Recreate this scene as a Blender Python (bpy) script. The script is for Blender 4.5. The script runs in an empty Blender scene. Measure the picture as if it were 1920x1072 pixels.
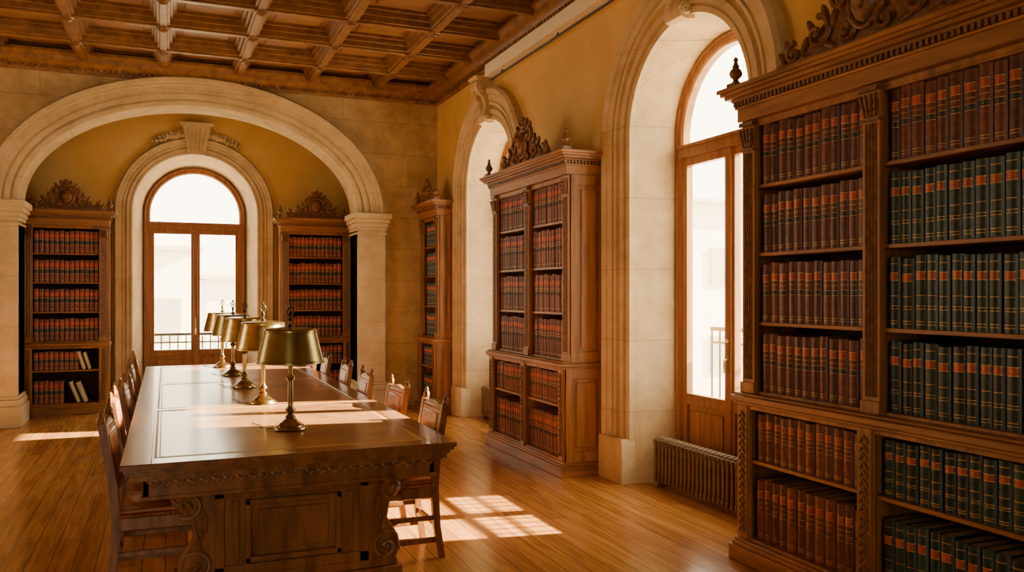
import bpy, bmesh, math, random
from mathutils import Vector, Matrix
random.seed(7)
C = bpy.context.scene.collection
PI = math.pi

# ------------------------------------------------------------ mesh builder
class MB:
    def __init__(s):
        s.v = []; s.f = []; s.m = []; s.M = Matrix()
    def add(s, vs, fs, mi=0):
        b = len(s.v)
        s.v += [tuple(s.M @ Vector(p)) for p in vs]
        s.f += [tuple(i + b for i in f) for f in fs]
        s.m += [mi] * len(fs)
    def box(s, x0, x1, y0, y1, z0, z1, mi=0):
        s.add([(x0,y0,z0),(x1,y0,z0),(x1,y1,z0),(x0,y1,z0),(x0,y0,z1),(x1,y0,z1),(x1,y1,z1),(x0,y1,z1)],
              [(0,3,2,1),(4,5,6,7),(0,1,5,4),(1,2,6,5),(2,3,7,6),(3,0,4,7)], mi)
    def prism(s, poly, fn, d0, d1, mi=0):
        n = len(poly)
        vs = [fn(a, b, d0) for a, b in poly] + [fn(a, b, d1) for a, b in poly]
        fs = [tuple(range(n)), tuple(range(2*n-1, n-1, -1))] + [(i, (i+1) % n, n+(i+1) % n, n+i) for i in range(n)]
        s.add(vs, fs, mi)
    def tube(s, pts, rad, n=8, mi=0, rot=0.0, ref=(0,0,1)):
        pts = [Vector(p) for p in pts]
        if not hasattr(rad, '__len__'): rad = [rad]*len(pts)
        vs = []; prev = None
        for i, p in enumerate(pts):
            t = (pts[min(i+1, len(pts)-1)] - pts[max(i-1, 0)]).normalized()
            if prev is None:
                u = Vector(ref)
                if abs(t.dot(u)) > .95: u = Vector((0,1,0)) if abs(t.y) < .9 else Vector((1,0,0))
            else: u = prev
            u = (u - t*t.dot(u)).normalized(); prev = u
            w = t.cross(u)
            for k in range(n):
                a = 2*PI*k/n + rot
                vs.append(p + (u*math.cos(a) + w*math.sin(a))*rad[i])
        fs = []
        for i in range(len(pts)-1):
            for k in range(n):
                fs.append((i*n+k, i*n+(k+1) % n, (i+1)*n+(k+1) % n, (i+1)*n+k))
        fs.append(tuple(range(n))); fs.append(tuple(range(len(pts)*n-1, (len(pts)-1)*n-1, -1)))
        s.add(vs, fs, mi)
    def lathe(s, prof, c=(0,0,0), n=20, mi=0):
        vs = []; fs = []
        for r, z in prof:
            for k in range(n):
                a = 2*PI*k/n
                vs.append((c[0]+max(r,.0002)*math.cos(a), c[1]+max(r,.0002)*math.sin(a), c[2]+z))
        for i in range(len(prof)-1):
            for k in range(n):
                fs.append((i*n+k, i*n+(k+1) % n, (i+1)*n+(k+1) % n, (i+1)*n+k))
        s.add(vs, fs, mi)
    def ell(s, c, r, ang=0.0, axis='Y', mi=0, n=8, m=5):
        R = Matrix.Rotation(ang, 3, axis); vs = []; fs = []
        for i in range(m+1):
            t = PI*i/m
            for k in range(n):
                a = 2*PI*k/n
                p = R @ Vector((r[0]*max(math.sin(t),.01)*math.cos(a), r[1]*max(math.sin(t),.01)*math.sin(a), r[2]*math.cos(t)))
                vs.append(p + Vector(c))
        for i in range(m):
            for k in range(n):
                fs.append((i*n+k, i*n+(k+1) % n, (i+1)*n+(k+1) % n, (i+1)*n+k))
        s.add(vs, fs, mi)
    def sweep(s, path, prof, fn, mi=0):
        n = len(prof); vs = []; fs = []
        for (a, z, na, nz) in path:
            for (o, p) in prof: vs.append(fn(a+na*o, z+nz*o, p))
        for i in range(len(path)-1):
            for k in range(n):
                fs.append((i*n+k, i*n+(k+1) % n, (i+1)*n+(k+1) % n, (i+1)*n+k))
        fs.append(tuple(range(n))); fs.append(tuple(range(len(path)*n-1, (len(path)-1)*n-1, -1)))
        s.add(vs, fs, mi)
    def mesh(s, name, mats):
        me = bpy.data.meshes.new(name)
        me.from_pydata(s.v, [], s.f)
        for m in (mats if isinstance(mats, (list, tuple)) else [mats]): me.materials.append(m)
        me.polygons.foreach_set('material_index', s.m)
        bm = bmesh.new(); bm.from_mesh(me)
        bmesh.ops.recalc_face_normals(bm, faces=bm.faces)
        bm.to_mesh(me); bm.free()
        for p in me.polygons: p.use_smooth = True
        try: me.set_sharp_from_angle(angle=math.radians(38))
        except Exception: pass
        return me
    def build(s, name, mats, parent=None, bevel=0):
        o = bpy.data.objects.new(name, s.mesh(name, mats)); C.objects.link(o)
        if parent: o.parent = parent
        if bevel:
            b = o.modifiers.new('bevel', 'BEVEL'); b.width = bevel; b.segments = 2; b.limit_method = 'ANGLE'
        return o

def thing(name, label, cat, loc=(0,0,0), rz=0, group=None):
    o = bpy.data.objects.new(name, None); C.objects.link(o); o.empty_display_size = .1
    o.location = loc; o.rotation_euler = (0,0,rz); o['label'] = label; o['category'] = cat
    if group: o['group'] = group
    return o
def tag(o, label, cat, group=None, kind=None):
    o['label'] = label; o['category'] = cat
    if group: o['group'] = group
    if kind: o['kind'] = kind
    return o
def struct(o): o['kind'] = 'structure'; return o
def copy_tree(o, parent=None):
    c = o.copy(); C.objects.link(c)
    if parent: c.parent = parent
    for ch in list(o.children): copy_tree(ch, c)
    return c

# ------------------------------------------------------------ materials
def newmat(name):
    m = bpy.data.materials.new(name); m.use_nodes = True
    nt = m.node_tree; b = nt.nodes['Principled BSDF']; return m, nt, b
def N(nt, t, **kw):
    n = nt.nodes.new(t)
    for k, v in kw.items(): setattr(n, k, v)
    return n
def ramp(nt, stops):
    r = N(nt, 'ShaderNodeValToRGB'); e = r.color_ramp.elements
    while len(e) < len(stops): e.new(.5)
    for i, (p, c) in enumerate(stops): e[i].position = p; e[i].color = (*c, 1)
    return r
def noisy(name, c1, c2, scale=(14,14,1.2), rough=.45, bump=.15, metal=0, detail=5, dist=.6, spec=.5, randv=0, lo=.3, hi=.7, bdist=.004, coat=0):
    m, nt, b = newmat(name); L = nt.links.new
    tc = N(nt, 'ShaderNodeTexCoord'); mp = N(nt, 'ShaderNodeMapping'); mp.inputs['Scale'].default_value = scale
    no = N(nt, 'ShaderNodeTexNoise'); no.inputs['Scale'].default_value = 1; no.inputs['Detail'].default_value = detail
    no.inputs['Distortion'].default_value = dist
    r = ramp(nt, [(lo, c1), (hi, c2)])
    L(tc.outputs['Object'], mp.inputs['Vector']); L(mp.outputs[0], no.inputs['Vector']); L(no.outputs['Fac'], r.inputs[0])
    out = r.outputs[0]
    if randv:
        oi = N(nt, 'ShaderNodeObjectInfo'); mr = N(nt, 'ShaderNodeMapRange')
        mr.inputs['To Min'].default_value = 1-randv; mr.inputs['To Max'].default_value = 1+randv
        hs = N(nt, 'ShaderNodeHueSaturation'); L(oi.outputs['Random'], mr.inputs['Value'])
        L(mr.outputs[0], hs.inputs['Value']); L(out, hs.inputs['Color']); out = hs.outputs[0]
    L(out, b.inputs['Base Color'])
    b.inputs['Roughness'].default_value = rough; b.inputs['Metallic'].default_value = metal
    b.inputs['Specular IOR Level'].default_value = spec
    if coat: b.inputs['Coat Weight'].default_value = coat; b.inputs['Coat Roughness'].default_value = .12
    if bump:
        bp = N(nt, 'ShaderNodeBump'); bp.inputs['Strength'].default_value = bump; bp.inputs['Distance'].default_value = bdist
        L(no.outputs['Fac'], bp.inputs['Height']); L(bp.outputs[0], b.inputs['Normal'])
    return m

oak   = noisy('oak_vertical', (.17,.066,.013), (.44,.195,.042), (16,16,1.3), .42, .2)
oakh  = noisy('oak_horizontal', (.17,.066,.013), (.42,.18,.039), (1.5,1.5,18), .42, .2)
carve = noisy('carved_oak', (.095,.036,.009), (.27,.115,.028), (30,30,30), .42, .3)
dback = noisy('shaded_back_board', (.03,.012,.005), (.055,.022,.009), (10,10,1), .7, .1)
ceilw = noisy('ceiling_oak', (.15,.064,.018), (.31,.145,.042), (9,9,9), .42, .15)
ceilp = noisy('ceiling_panel_oak', (.17,.074,.020), (.31,.145,.042), (2,10,2), .5, .12)
walnut= noisy('dark_walnut', (.13,.052,.016), (.38,.158,.048), (12,12,2), .32, .15)
walnuth=noisy('dark_walnut_table_top', (.15,.056,.016), (.33,.135,.040), (18,1.2,18), .28, .1, coat=.35)
tleath= noisy('tooled_brown_leather', (.18,.072,.022), (.38,.17,.055), (3.5,3.5,3.5), .30, .06, detail=10, coat=.2)
chairw= noisy('chair_wood', (.13,.048,.014), (.33,.13,.040), (30,30,4), .35, .15)
leather=noisy('chestnut_leather', (.28,.070,.022), (.50,.150,.048), (14,14,14), .32, .12, randv=.2)
winw  = noisy('window_frame_wood', (.20,.075,.022), (.38,.16,.05), (22,22,1.5), .4, .15)
brass = noisy('aged_brass', (.40,.27,.09), (.62,.44,.17), (14,14,14), .26, .03, metal=1)
dbrass= noisy('dark_brass', (.24,.165,.065), (.42,.30,.12), (14,14,14), .28, .03, metal=1)
bronze= noisy('blackened_bronze', (.05,.035,.02), (.12,.085,.045), (14,14,14), .35, .03, metal=.8)
shadeM= noisy('olive_brass_shade', (.19,.155,.05), (.35,.265,.09), (6,6,3), .27, .02, metal=.85)
shadeI= noisy('shade_lining', (.45,.38,.22), (.55,.46,.28), (6,6,6), .6, 0)
gold  = noisy('gold_leaf', (.46,.26,.075), (.62,.38,.12), (60,60,60), .42, 0, metal=.5)
goldt = noisy('gold_tooling', (.46,.25,.07), (.60,.36,.12), (60,60,60), .5, 0)
plast = noisy('ochre_plaster', (.64,.395,.130), (.74,.48,.175), (2.2,2.2,2.2), .8, .15, detail=9, bdist=.01)
whitem= noisy('white_enamel', (.84,.78,.64), (.88,.83,.7), (3,3,3), .5, 0)
blackm= noisy('black_iron', (.012,.011,.01), (.03,.027,.022), (20,20,20), .45, .05)
radm  = noisy('brown_cast_iron', (.13,.07,.03), (.22,.125,.055), (10,10,10), .42, .08, metal=.25)
pages = noisy('page_edges', (.30,.22,.12), (.42,.33,.19), (200,200,2), .8, .1)
ext1  = noisy('pale_render', (.70,.66,.58), (.78,.74,.66), (1,1,1), .9, 0)
extw  = noisy('house_window_pane', (.34,.32,.28), (.40,.38,.34), (1,1,1), .6, 0)  # plain grey-brown tone for the windows of the houses outside
extr  = noisy('terracotta_roof', (.48,.40,.32), (.58,.49,.4), (6,1,1), .9, .3)
grnd  = noisy('pale_paving', (.5,.47,.4), (.6,.56,.48), (1,1,1), .9, 0)
lbrown= noisy('oxblood_leather', (.075,.019,.009), (.17,.046,.021), (25,25,25), .40, .15, randv=.35)
lred  = noisy('red_brown_leather', (.11,.029,.013), (.23,.064,.025), (25,25,25), .40, .15, randv=.35)
lgreen= noisy('dark_green_leather', (.008,.025,.017), (.020,.050,.034), (25,25,25), .38, .15, randv=.35)
labr  = noisy('red_label_leather', (.36,.054,.018), (.50,.098,.032), (40,40,40), .4, .05, randv=.2)
labd  = noisy('black_green_label_leather', (.020,.030,.018), (.035,.05,.032), (40,40,40), .4, .05)
labk  = noisy('black_brown_label_leather', (.030,.012,.007), (.05,.02,.011), (40,40,40), .4, .05)
cream = noisy('cream_cloth', (.6,.5,.33), (.72,.62,.43), (20,20,20), .8, .05, randv=.15)

def stone(name, c1, c2, mortar, bw=.95, bh=.46, dark=(.74,.70,.64), bs=.5, ms=.005):
    m, nt, b = newmat(name); L = nt.links.new
    g = N(nt, 'ShaderNodeNewGeometry'); sp = N(nt, 'ShaderNodeSeparateXYZ'); ad = N(nt, 'ShaderNodeMath', operation='ADD')
    cb = N(nt, 'ShaderNodeCombineXYZ'); L(g.outputs['Position'], sp.inputs[0]); L(sp.outputs[0], ad.inputs[0]); L(sp.outputs[1], ad.inputs[1])
    L(ad.outputs[0], cb.inputs[0]); L(sp.outputs[2], cb.inputs[1])
    br = N(nt, 'ShaderNodeTexBrick'); br.inputs['Scale'].default_value = 1; br.inputs['Mortar Size'].default_value = ms
    br.inputs['Brick Width'].default_value = bw; br.inputs['Row Height'].default_value = bh; br.inputs['Mortar Smooth'].default_value = .3
    br.inputs['Color1'].default_value = (*c1, 1); br.inputs['Color2'].default_value = (*c2, 1); br.inputs['Mortar'].default_value = (*mortar, 1)
    L(cb.outputs[0], br.inputs['Vector'])
    no = N(nt, 'ShaderNodeTexNoise'); no.inputs['Scale'].default_value = 3.5; no.inputs['Detail'].default_value = 14; no.inputs['Roughness'].default_value = .7
    L(g.outputs['Position'], no.inputs['Vector'])
    r = ramp(nt, [(.32, dark), (.62, (1.05,1.03,1.0))]); L(no.outputs['Fac'], r.inputs[0])
    mx = N(nt, 'ShaderNodeMixRGB', blend_type='MULTIPLY'); mx.inputs[0].default_value = 1
    L(br.outputs['Color'], mx.inputs[1]); L(r.outputs[0], mx.inputs[2]); L(mx.outputs[0], b.inputs['Base Color'])
    b.inputs['Roughness'].default_value = .85; b.inputs['Specular IOR Level'].default_value = .25
    n2 = N(nt, 'ShaderNodeTexNoise'); n2.inputs['Scale'].default_value = 24; n2.inputs['Detail'].default_value = 9
    L(g.outputs['Position'], n2.inputs['Vector'])
    su = N(nt, 'ShaderNodeMath', operation='SUBTRACT'); L(n2.outputs['Fac'], su.inputs[0]); L(br.outputs['Fac'], su.inputs[1])
    bp = N(nt, 'ShaderNodeBump'); bp.inputs['Strength'].default_value = bs; bp.inputs['Distance'].default_value = .010
    L(su.outputs[0], bp.inputs['Height']); L(bp.outputs[0], b.inputs['Normal'])
    return m
stoneW = stone('limestone_wall', (.50,.365,.19), (.57,.425,.23), (.38,.27,.135), dark=(.66,.60,.52))
stoneR = stone('limestone_dressed', (.60,.46,.27), (.64,.50,.30), (.46,.35,.20), 3.3, .62, bs=.35, ms=.004)

def floor_mat():
    m, nt, b = newmat('polished_oak_boards'); L = nt.links.new
    g = N(nt, 'ShaderNodeNewGeometry'); sp = N(nt, 'ShaderNodeSeparateXYZ'); cb = N(nt, 'ShaderNodeCombineXYZ')
    L(g.outputs['Position'], sp.inputs[0]); L(sp.outputs[1], cb.inputs[0]); L(sp.outputs[0], cb.inputs[1])
    br = N(nt, 'ShaderNodeTexBrick'); br.inputs['Scale'].default_value = 1; br.inputs['Mortar Size'].default_value = .0025
    br.inputs['Brick Width'].default_value = 2.1; br.inputs['Row Height'].default_value = .13; br.offset = .37
    br.inputs['Color1'].default_value = (.42,.175,.043,1); br.inputs['Color2'].default_value = (.55,.26,.070,1); br.inputs['Mortar'].default_value = (.09,.032,.01,1)
    L(cb.outputs[0], br.inputs['Vector'])
    mp = N(nt, 'ShaderNodeMapping'); mp.inputs['Scale'].default_value = (16, 1.1, 1); L(g.outputs['Position'], mp.inputs['Vector'])
    no = N(nt, 'ShaderNodeTexNoise'); no.inputs['Scale'].default_value = 1.6; no.inputs['Detail'].default_value = 8; no.inputs['Distortion'].default_value = .8
    L(mp.outputs[0], no.inputs['Vector'])
    r = ramp(nt, [(.3, (.62,.55,.5)), (.7, (1.05,1.05,1.05))]); L(no.outputs['Fac'], r.inputs[0])
    mx = N(nt, 'ShaderNodeMixRGB', blend_type='MULTIPLY'); mx.inputs[0].default_value = 1
    L(br.outputs['Color'], mx.inputs[1]); L(r.outputs[0], mx.inputs[2]); L(mx.outputs[0], b.inputs['Base Color'])
    n2 = N(nt, 'ShaderNodeTexNoise'); n2.inputs['Scale'].default_value = 2.5; L(g.outputs['Position'], n2.inputs['Vector'])
    mr = N(nt, 'ShaderNodeMapRange'); mr.inputs['To Min'].default_value = .15; mr.inputs['To Max'].default_value = .26
    L(n2.outputs['Fac'], mr.inputs['Value']); L(mr.outputs[0], b.inputs['Roughness'])
    su = N(nt, 'ShaderNodeMath', operation='MULTIPLY_ADD'); su.inputs[1].default_value = -1.0
    L(br.outputs['Fac'], su.inputs[0]); L(no.outputs['Fac'], su.inputs[2])
    bp = N(nt, 'ShaderNodeBump'); bp.inputs['Strength'].default_value = .12; bp.inputs['Distance'].default_value = .004
    L(su.outputs[0], bp.inputs['Height']); L(bp.outputs[0], b.inputs['Normal'])
    return m
floorM = floor_mat()
def glass_mat():
    m, nt, b = newmat('window_glass'); nt.nodes.remove(b); L = nt.links.new
    t = N(nt, 'ShaderNodeBsdfTransparent'); t.inputs[0].default_value = (.96,.97,.95,1)
    g = N(nt, 'ShaderNodeBsdfGlossy'); g.inputs['Roughness'].default_value = .03
    mx = N(nt, 'ShaderNodeMixShader'); mx.inputs[0].default_value = .05
    L(t.outputs[0], mx.inputs[1]); L(g.outputs[0], mx.inputs[2]); L(mx.outputs[0], nt.nodes['Material Output'].inputs[0])
    return m
glass = glass_mat()

# ------------------------------------------------------------ room shell
XW, YA, YB, XL, YN = 3.75, 11.9, 13.3, -3.6, -2.5
ZC = 4.86
def arch_path(c, R, zs, z0=None, n=40, b=None):
    b = b or R; P = []
    if z0 is not None: P.append((c-R, z0, -1, 0))
    for i in range(n+1):
        t = PI - PI*i/n
        x, z = R*math.cos(t), b*math.sin(t)
        nx, nz = x/(R*R), z/(b*b); l = math.hypot(nx, nz)
        P.append((c+x, zs+z, nx/l, nz/l))
    if z0 is not None: P.append((c+R, z0, 1, 0))
    return P
def wall(name, mat, s0, s1, z0, z1, ops, fn, t):
    m = MB(); ops = sorted(ops)
    def q(pts, mi=0): m.add(pts, [tuple(range(len(pts)))], mi)
    for p, ri in ((0, 1), (-t, 2)):
        cur = s0
        for o in ops:
            q([fn(cur, z0, p), fn(o[0]-o[ri], z0, p), fn(o[0]-o[ri], z1, p), fn(cur, z1, p)]); cur = o[0]+o[ri]
        q([fn(cur, z0, p), fn(s1, z0, p), fn(s1, z1, p), fn(cur, z1, p)])
    for (c, Rf, Rb, zs, b) in ops:
        bf = b or Rf; bb = b or Rb; n = 64
        A = [(c-Rf*math.cos(PI*i/n), zs+bf*math.sin(PI*i/n)) for i in range(n+1)]
        B = [(c-Rb*math.cos(PI*i/n), zs+bb*math.sin(PI*i/n)) for i in range(n+1)]
        for i in range(n):
            q([fn(*A[i], 0), fn(*A[i+1], 0), fn(A[i+1][0], z1, 0), fn(A[i][0], z1, 0)])
            q([fn(*B[i], -t), fn(*B[i+1], -t), fn(B[i+1][0], z1, -t), fn(B[i][0], z1, -t)])
            q([fn(*A[i], 0), fn(*A[i+1], 0), fn(*B[i+1], -t), fn(*B[i], -t)], 1)
        for s in (-1, 1):
            q([fn(c+s*Rf, z0, 0), fn(c+s*Rf, zs, 0), fn(c+s*Rb, zs, -t), fn(c+s*Rb, z0, -t)], 1)
    return struct(m.build(name, mat))
fR = lambda s, z, p: (XW-p, s, z)
fL = lambda s, z, p: (XL+p, s, z)
fA = lambda s, z, p: (s, YA-p, z)
fB = lambda s, z, p: (s, YB-p, z)
fN = lambda s, z, p: (s, YN+p, z)
W2, W3 = 5.46, 9.68
WIN = [W3, W2]; WFILL_L = [8.6]; WFILL_N = -1.2  # left and back openings are invented, out of view, to let in fill light
wall('wall_right', [plast, stoneR], YN, YB+.5, 0, ZC, [(W2,.8,.72,3.0,None), (W3,.8,.72,3.0,None)], fR, .5)
wall('wall_arch', [stoneW, stoneR], XL, XW, 0, ZC, [(.432,2.115,2.115,2.8,1.35)], fA, .5)
wall('wall_far', [plast, stoneR], XL, XW, 0, ZC, [(.43,.87,.715,2.85,None)], fB, .5)
wall('wall_left', [plast, stoneR], YN-.5, YB+.5, 0, ZC, [(y,.8,.72,3.0,None) for y in WFILL_L], fL, .5)
wall('wall_back', [plast, stoneR], XL-.3, XW+.5, 0, ZC, [(WFILL_N,.8,.72,3.0,None)], fN, .5)
m = MB(); m.box(XL-.5, XW+.5, YN-.5, YB+.5, -.25, 0); struct(m.build('floor', floorM))
zb = 4.60; zp = zb+.155
m = MB(); m.box(XL-.5, XW+.5, YN-.5, YB+.5, zp, ZC+.25); struct(m.build('ceiling', ceilp))

m = MB()
xs = [3.74-.94*k for k in range(8)]; ys = [11.9-.97*k for k in range(15)]
for x in xs:
    m.box(x-.07, x+.07, YN, YA, zb, zp+.01); m.box(x-.04, x+.04, YN, YA, zb-.022, zb)
    m.box(x-.10, x+.10, YN, YA, zb+.06, zp+.01); m.box(x-.135, x+.135, YN, YA, zb+.115, zp+.01)
for y in ys:
    m.box(XL, XW, y-.07, y+.07, zb+.004, zp+.012); m.box(XL, XW, y-.04, y+.04, zb-.019, zb+.004)
    m.box(XL, XW, y-.10, y+.10, zb+.064, zp+.012); m.box(XL, XW, y-.135, y+.135, zb+.119, zp+.012)
struct(m.build('trim_1', ceilw, bevel=.006))
m = MB()
for x in xs:
    for y in ys:
        if y > 4: m.lathe([(0,-.055),(.02,-.05),(.045,-.035),(.05,-.02),(.07,-.012),(.075,0)], (x,y,zb-.02), 10)
struct(m.build('trim_2', carve))
m = MB()
for i in range(len(xs)-1):
    for j in range(len(ys)-1):
        if ys[j] < 4.5: continue
        cx, cy = (xs[i]+xs[i+1])/2, (ys[j]+ys[j+1])/2
        m.box(cx-.255, cx+.255, cy-.27, cy+.27, zp-.016, zp+.01)
struct(m.build('trim_3', ceilp, bevel=.008))
def cornice(name, s0, s1, fn, z0=4.44):
    m = MB()
    prof = [(z0,.0),(z0,.03),(z0+.035,.045),(z0+.06,.05),(z0+.06,.09),(z0+.10,.11),(z0+.13,.17),(z0+.17,.18),(z0+.20,.22),(z0+.24,.22),(z0+.24,0)]
    m.prism(prof, lambda a, b, d: fn(d, a, b), s0, s1)
    k = s0+.03
    while k < s1-.04:
        vs = [fn(k+dx, zz, pp) for dx in (0,.038) for zz in (z0+.03, z0+.085) for pp in (.04,.10)]
        m.add(vs, [(0,1,3,2),(4,6,7,5),(0,4,5,1),(2,3,7,6),(0,2,6,4),(1,5,7,3)])
        k += .07
    return struct(m.build(name, ceilw))
cornice('trim_4', XL, XW, fA); cornice('trim_5', 0.5, YA, fR); cornice('trim_6', XL, XW, fB, 4.36)
for nm, s0, s1, fn in (('baseboard_right', YN, 4.15, fR), ('baseboard_far', 1.6, XW, fB)):
    m = MB(); m.prism([(0,0),(0,.03),(.14,.03),(.16,.015),(.16,0)], lambda a, b, d: fn(d, a, b), s0, s1); struct(m.build(nm, oakh))

prof = [(0,-.01),(0,.04),(.03,.05),(.045,.05),(.05,.035),(.065,.035),(.07,.062),(.13,.065),(.14,.04),(.16,.035),(.17,.035),(.18,.07),(.21,.075),(.215,.06),(.235,.06),(.24,.08),(.30,.085),(.31,.105),(.37,.115),(.40,.085),(.40,-.01)]
def plinths(m, c, R, w, fn):
    for sg in (-1, 1):
        a0, a1 = sorted((c+sg*(R-.006), c+sg*(R+w+.012)))
        poly = [(a0,0),(a1,0),(a1,.36),(a1-.015,.385),(a0+.015,.385),(a0,.36)]
        m.prism(poly, lambda a, b, d: fn(a, b, d), -.01, .12)
n = 7
kz_ = lambda z: 3.76+(z-3.78)*.84
for c in WIN:
    m = MB(); m.sweep(arch_path(c, .8, 3.0, 0.0), prof, fR); plinths(m, c, .8, .40, fR)
    o = struct(m.build('trim_%d' % n, stoneR)); n += 1
    k = MB(); kp = [(4.40,0),(4.40,.25),(4.36,.30),(4.29,.31),(4.22,.27),(4.15,.19),(4.05,.145),(3.97,.15),(3.91,.18),(3.85,.19),(3.79,.16),(3.77,.1),(3.78,0)]
    k.prism([(kz_(z), p*.78) for z, p in kp], lambda a, b, d: fR(c+d, a, b), -.11, .11)
    k.prism([(kz_(4.44),0),(kz_(4.44),.26),(kz_(4.40),.235),(kz_(4.39),0)], lambda a, b, d: fR(c+d, a, b), -.14, .14)
    for sg in (-1, 1):
        for (zc, pc, r0) in ((kz_(4.29),.155,.078),(kz_(3.86),.09,.052)):
            pts = [fR(c+sg*.112, zc+r0*(1-t/26)*math.sin(t*.5), pc+r0*(1-t/26)*math.cos(t*.5)) for t in range(24)]
            k.tube(pts, .013, 6)
    for i in range(5):
        k.ell(fR(c, kz_(4.22-.08*i), (.26-.045*i if i < 3 else .16)*.78), (.035,.03,.05), .5, 'Y')
    k.build('keystone', stoneR, o)
profB = [(p*.6, q*.9) for p, q in prof]
m = MB(); m.sweep(arch_path(.43, .87, 2.85, 0.0), profB, fB); plinths(m, .43, .87, .24, fB)
o = struct(m.build('trim_%d' % n, stoneR)); n += 1
k = MB()
k.prism([(.43-.11,3.70),(.43+.11,3.70),(.43+.19,4.12),(.43-.19,4.12)], lambda a, b, d: fB(a, b, d), 0, .17)
k.prism([(.43-.23,4.12),(.43+.23,4.12),(.43+.24,4.17),(.43-.24,4.17)], lambda a, b, d: fB(a, b, d), 0, .2)
for i in range(-2, 3): k.tube([fB(.43+i*.042, 3.74, .175), fB(.43+i*.066, 4.09, .175)], .014, 6)
k.build('keystone', stoneR, o)
k = MB()
for sg in (-1, 1):
    for i in range(9):
        a = PI/2 + sg*(.15+.048*i); r = 1.16+.012*math.sin(i*2.1)
        k.ell(fB(.43+r*math.cos(a), 2.85+r*math.sin(a), .06), (.062-.004*i,.04,.052-.004*i), i*1.1, 'Y')
        k.ell(fB(.43+(r+.05)*math.cos(a), 2.85+(r+.05)*math.sin(a), .04), (.032,.03,.045-.003*i), -sg*.6+i, 'Y')
k.build('garland', stoneR, o)
profA = [(0,-.01),(0,.035),(.04,.05),(.06,.05),(.065,.03),(.085,.03),(.09,.06),(.15,.065),(.155,.05),(.175,.05),(.18,.075),(.25,.08),(.26,.10),(.29,.10),(.30,.12),(.35,.13),(.37,.10),(.37,-.01)]
m = MB(); m.sweep(arch_path(.432, 2.115, 2.8, None, 64, 1.35), profA, fA); struct(m.build('trim_%d' % n, stoneR)); n += 1
for a0, a1 in ((2.547, 2.94), (-2.08, -1.683)):
    m = MB()
    m.box(a0, a1, YA-.09, YA+.5, .38, 2.56)
    m.box(a0-.05, a1+.05, YA-.16, YA+.52, 0, .26); m.box(a0-.03, a1+.03, YA-.13, YA+.51, .26, .34); m.box(a0-.015, a1+.015, YA-.105, YA+.5, .34, .38)
    for (z0, z1, e) in ((2.50,2.53,.02),(2.56,2.60,.015),(2.60,2.66,.035),(2.66,2.72,.06),(2.72,2.80,.085)):
        m.box(a0-e, a1+e, YA-.09-e, YA+.5, z0, z1)
    struct(m.build('trim_%d' % n, stoneR, bevel=.008)); n += 1

def window(name, c, R, zs, zt, dep, fn):
    root = bpy.data.objects.new(name, None); C.objects.link(root); root['kind'] = 'structure'
    root.location = fn(c, 0, -dep); L0 = Vector(root.location)
    g = lambda s, z, p: tuple(Vector(fn(s, z, p-dep)) - L0)
    def gb(m, s0, s1, z0, z1, p0, p1, mi=0):
        m.prism([(s0,z0),(s1,z0),(s1,z1),(s0,z1)], lambda a, b, d: g(a, b, d), p0, p1, mi)
    m = MB(); m.sweep(arch_path(c, R, zs, 0.0), [(-.075,-.04),(-.075,.03),(-.06,.045),(-.02,.045),(-.01,.06),(.005,.06),(.005,-.04)], g)
    gb(m, c-R, c+R, 0, .07, -.04, .05)
    m.build('window_frame', winw, root)
    m = MB(); gb(m, c-R+.05, c+R-.05, zt-.05, zt+.05, -.04, .06); gb(m, c-R+.05, c+R-.05, zt+.03, zt+.055, .05, .08); m.build('transom', winw, root)
    for sg in (-1, 1):
        a0, a1 = sorted((c+sg*.004, c+sg*(R-.07)))
        m = MB()
        gb(m, a0, a0+.06, .08, zt-.05, -.03, .035); gb(m, a1-.06, a1, .08, zt-.05, -.03, .035)
        for z0, z1 in ((.08,.16),(.70,.79),(zt-.12,zt-.05)): gb(m, a0, a1, z0, z1, -.028, .033)
        gb(m, a0+.05, a1-.05, .16, .70, -.01, .01); gb(m, a0+.10, a1-.10, .21, .65, 0, .024)
        s = m.build('casement', winw, root, bevel=.003)
        m = MB(); gb(m, a0+.055, a1-.055, .785, zt-.115, -.004, .002); m.build('pane', glass, s)
    m = MB(); gb(m, c-.035, c+.035, .08, zt-.05, .03, .05); m.build('mullion', winw, root, bevel=.006)
    Rg = R-.07; pts = [(c-Rg, zt+.04)]+[(c-Rg*math.cos(PI*i/24), zs+Rg*math.sin(PI*i/24)) for i in range(25)]+[(c+Rg, zt+.04)]
    m = MB(); m.prism(pts, g, -.004, .002); m.build('pane', glass, root)
    m = MB()
    m.prism([(c-.014,1.02),(c+.014,1.02),(c+.014,1.26),(c-.014,1.26)], g, .05, .058)
    m.tube([g(c,1.12,.055), g(c,1.12,.08), g(c+.0,1.10,.085), g(c-.005,1.02,.085)], .009, 8); m.ell(g(c,1.27,.055), (.014,.014,.018))
    m.build('handle', brass, root)
    return root
window('window_1', W2, .72, 3.0, 2.87, .44, fR)
window('window_2', W3, .72, 3.0, 2.87, .44, fR)
window('window_3', .43, .715, 2.85, 2.68, .44, fB)
window('added_fill_window_4', WFILL_L[0], .72, 3.0, 2.87, .44, fL)  # added left window, unseen, brightens the far table, bookcase and ceiling
window('added_fill_window_5', WFILL_N, .72, 3.0, 2.87, .44, fN)  # added window behind the camera, unseen, lifts the table's near end

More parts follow.
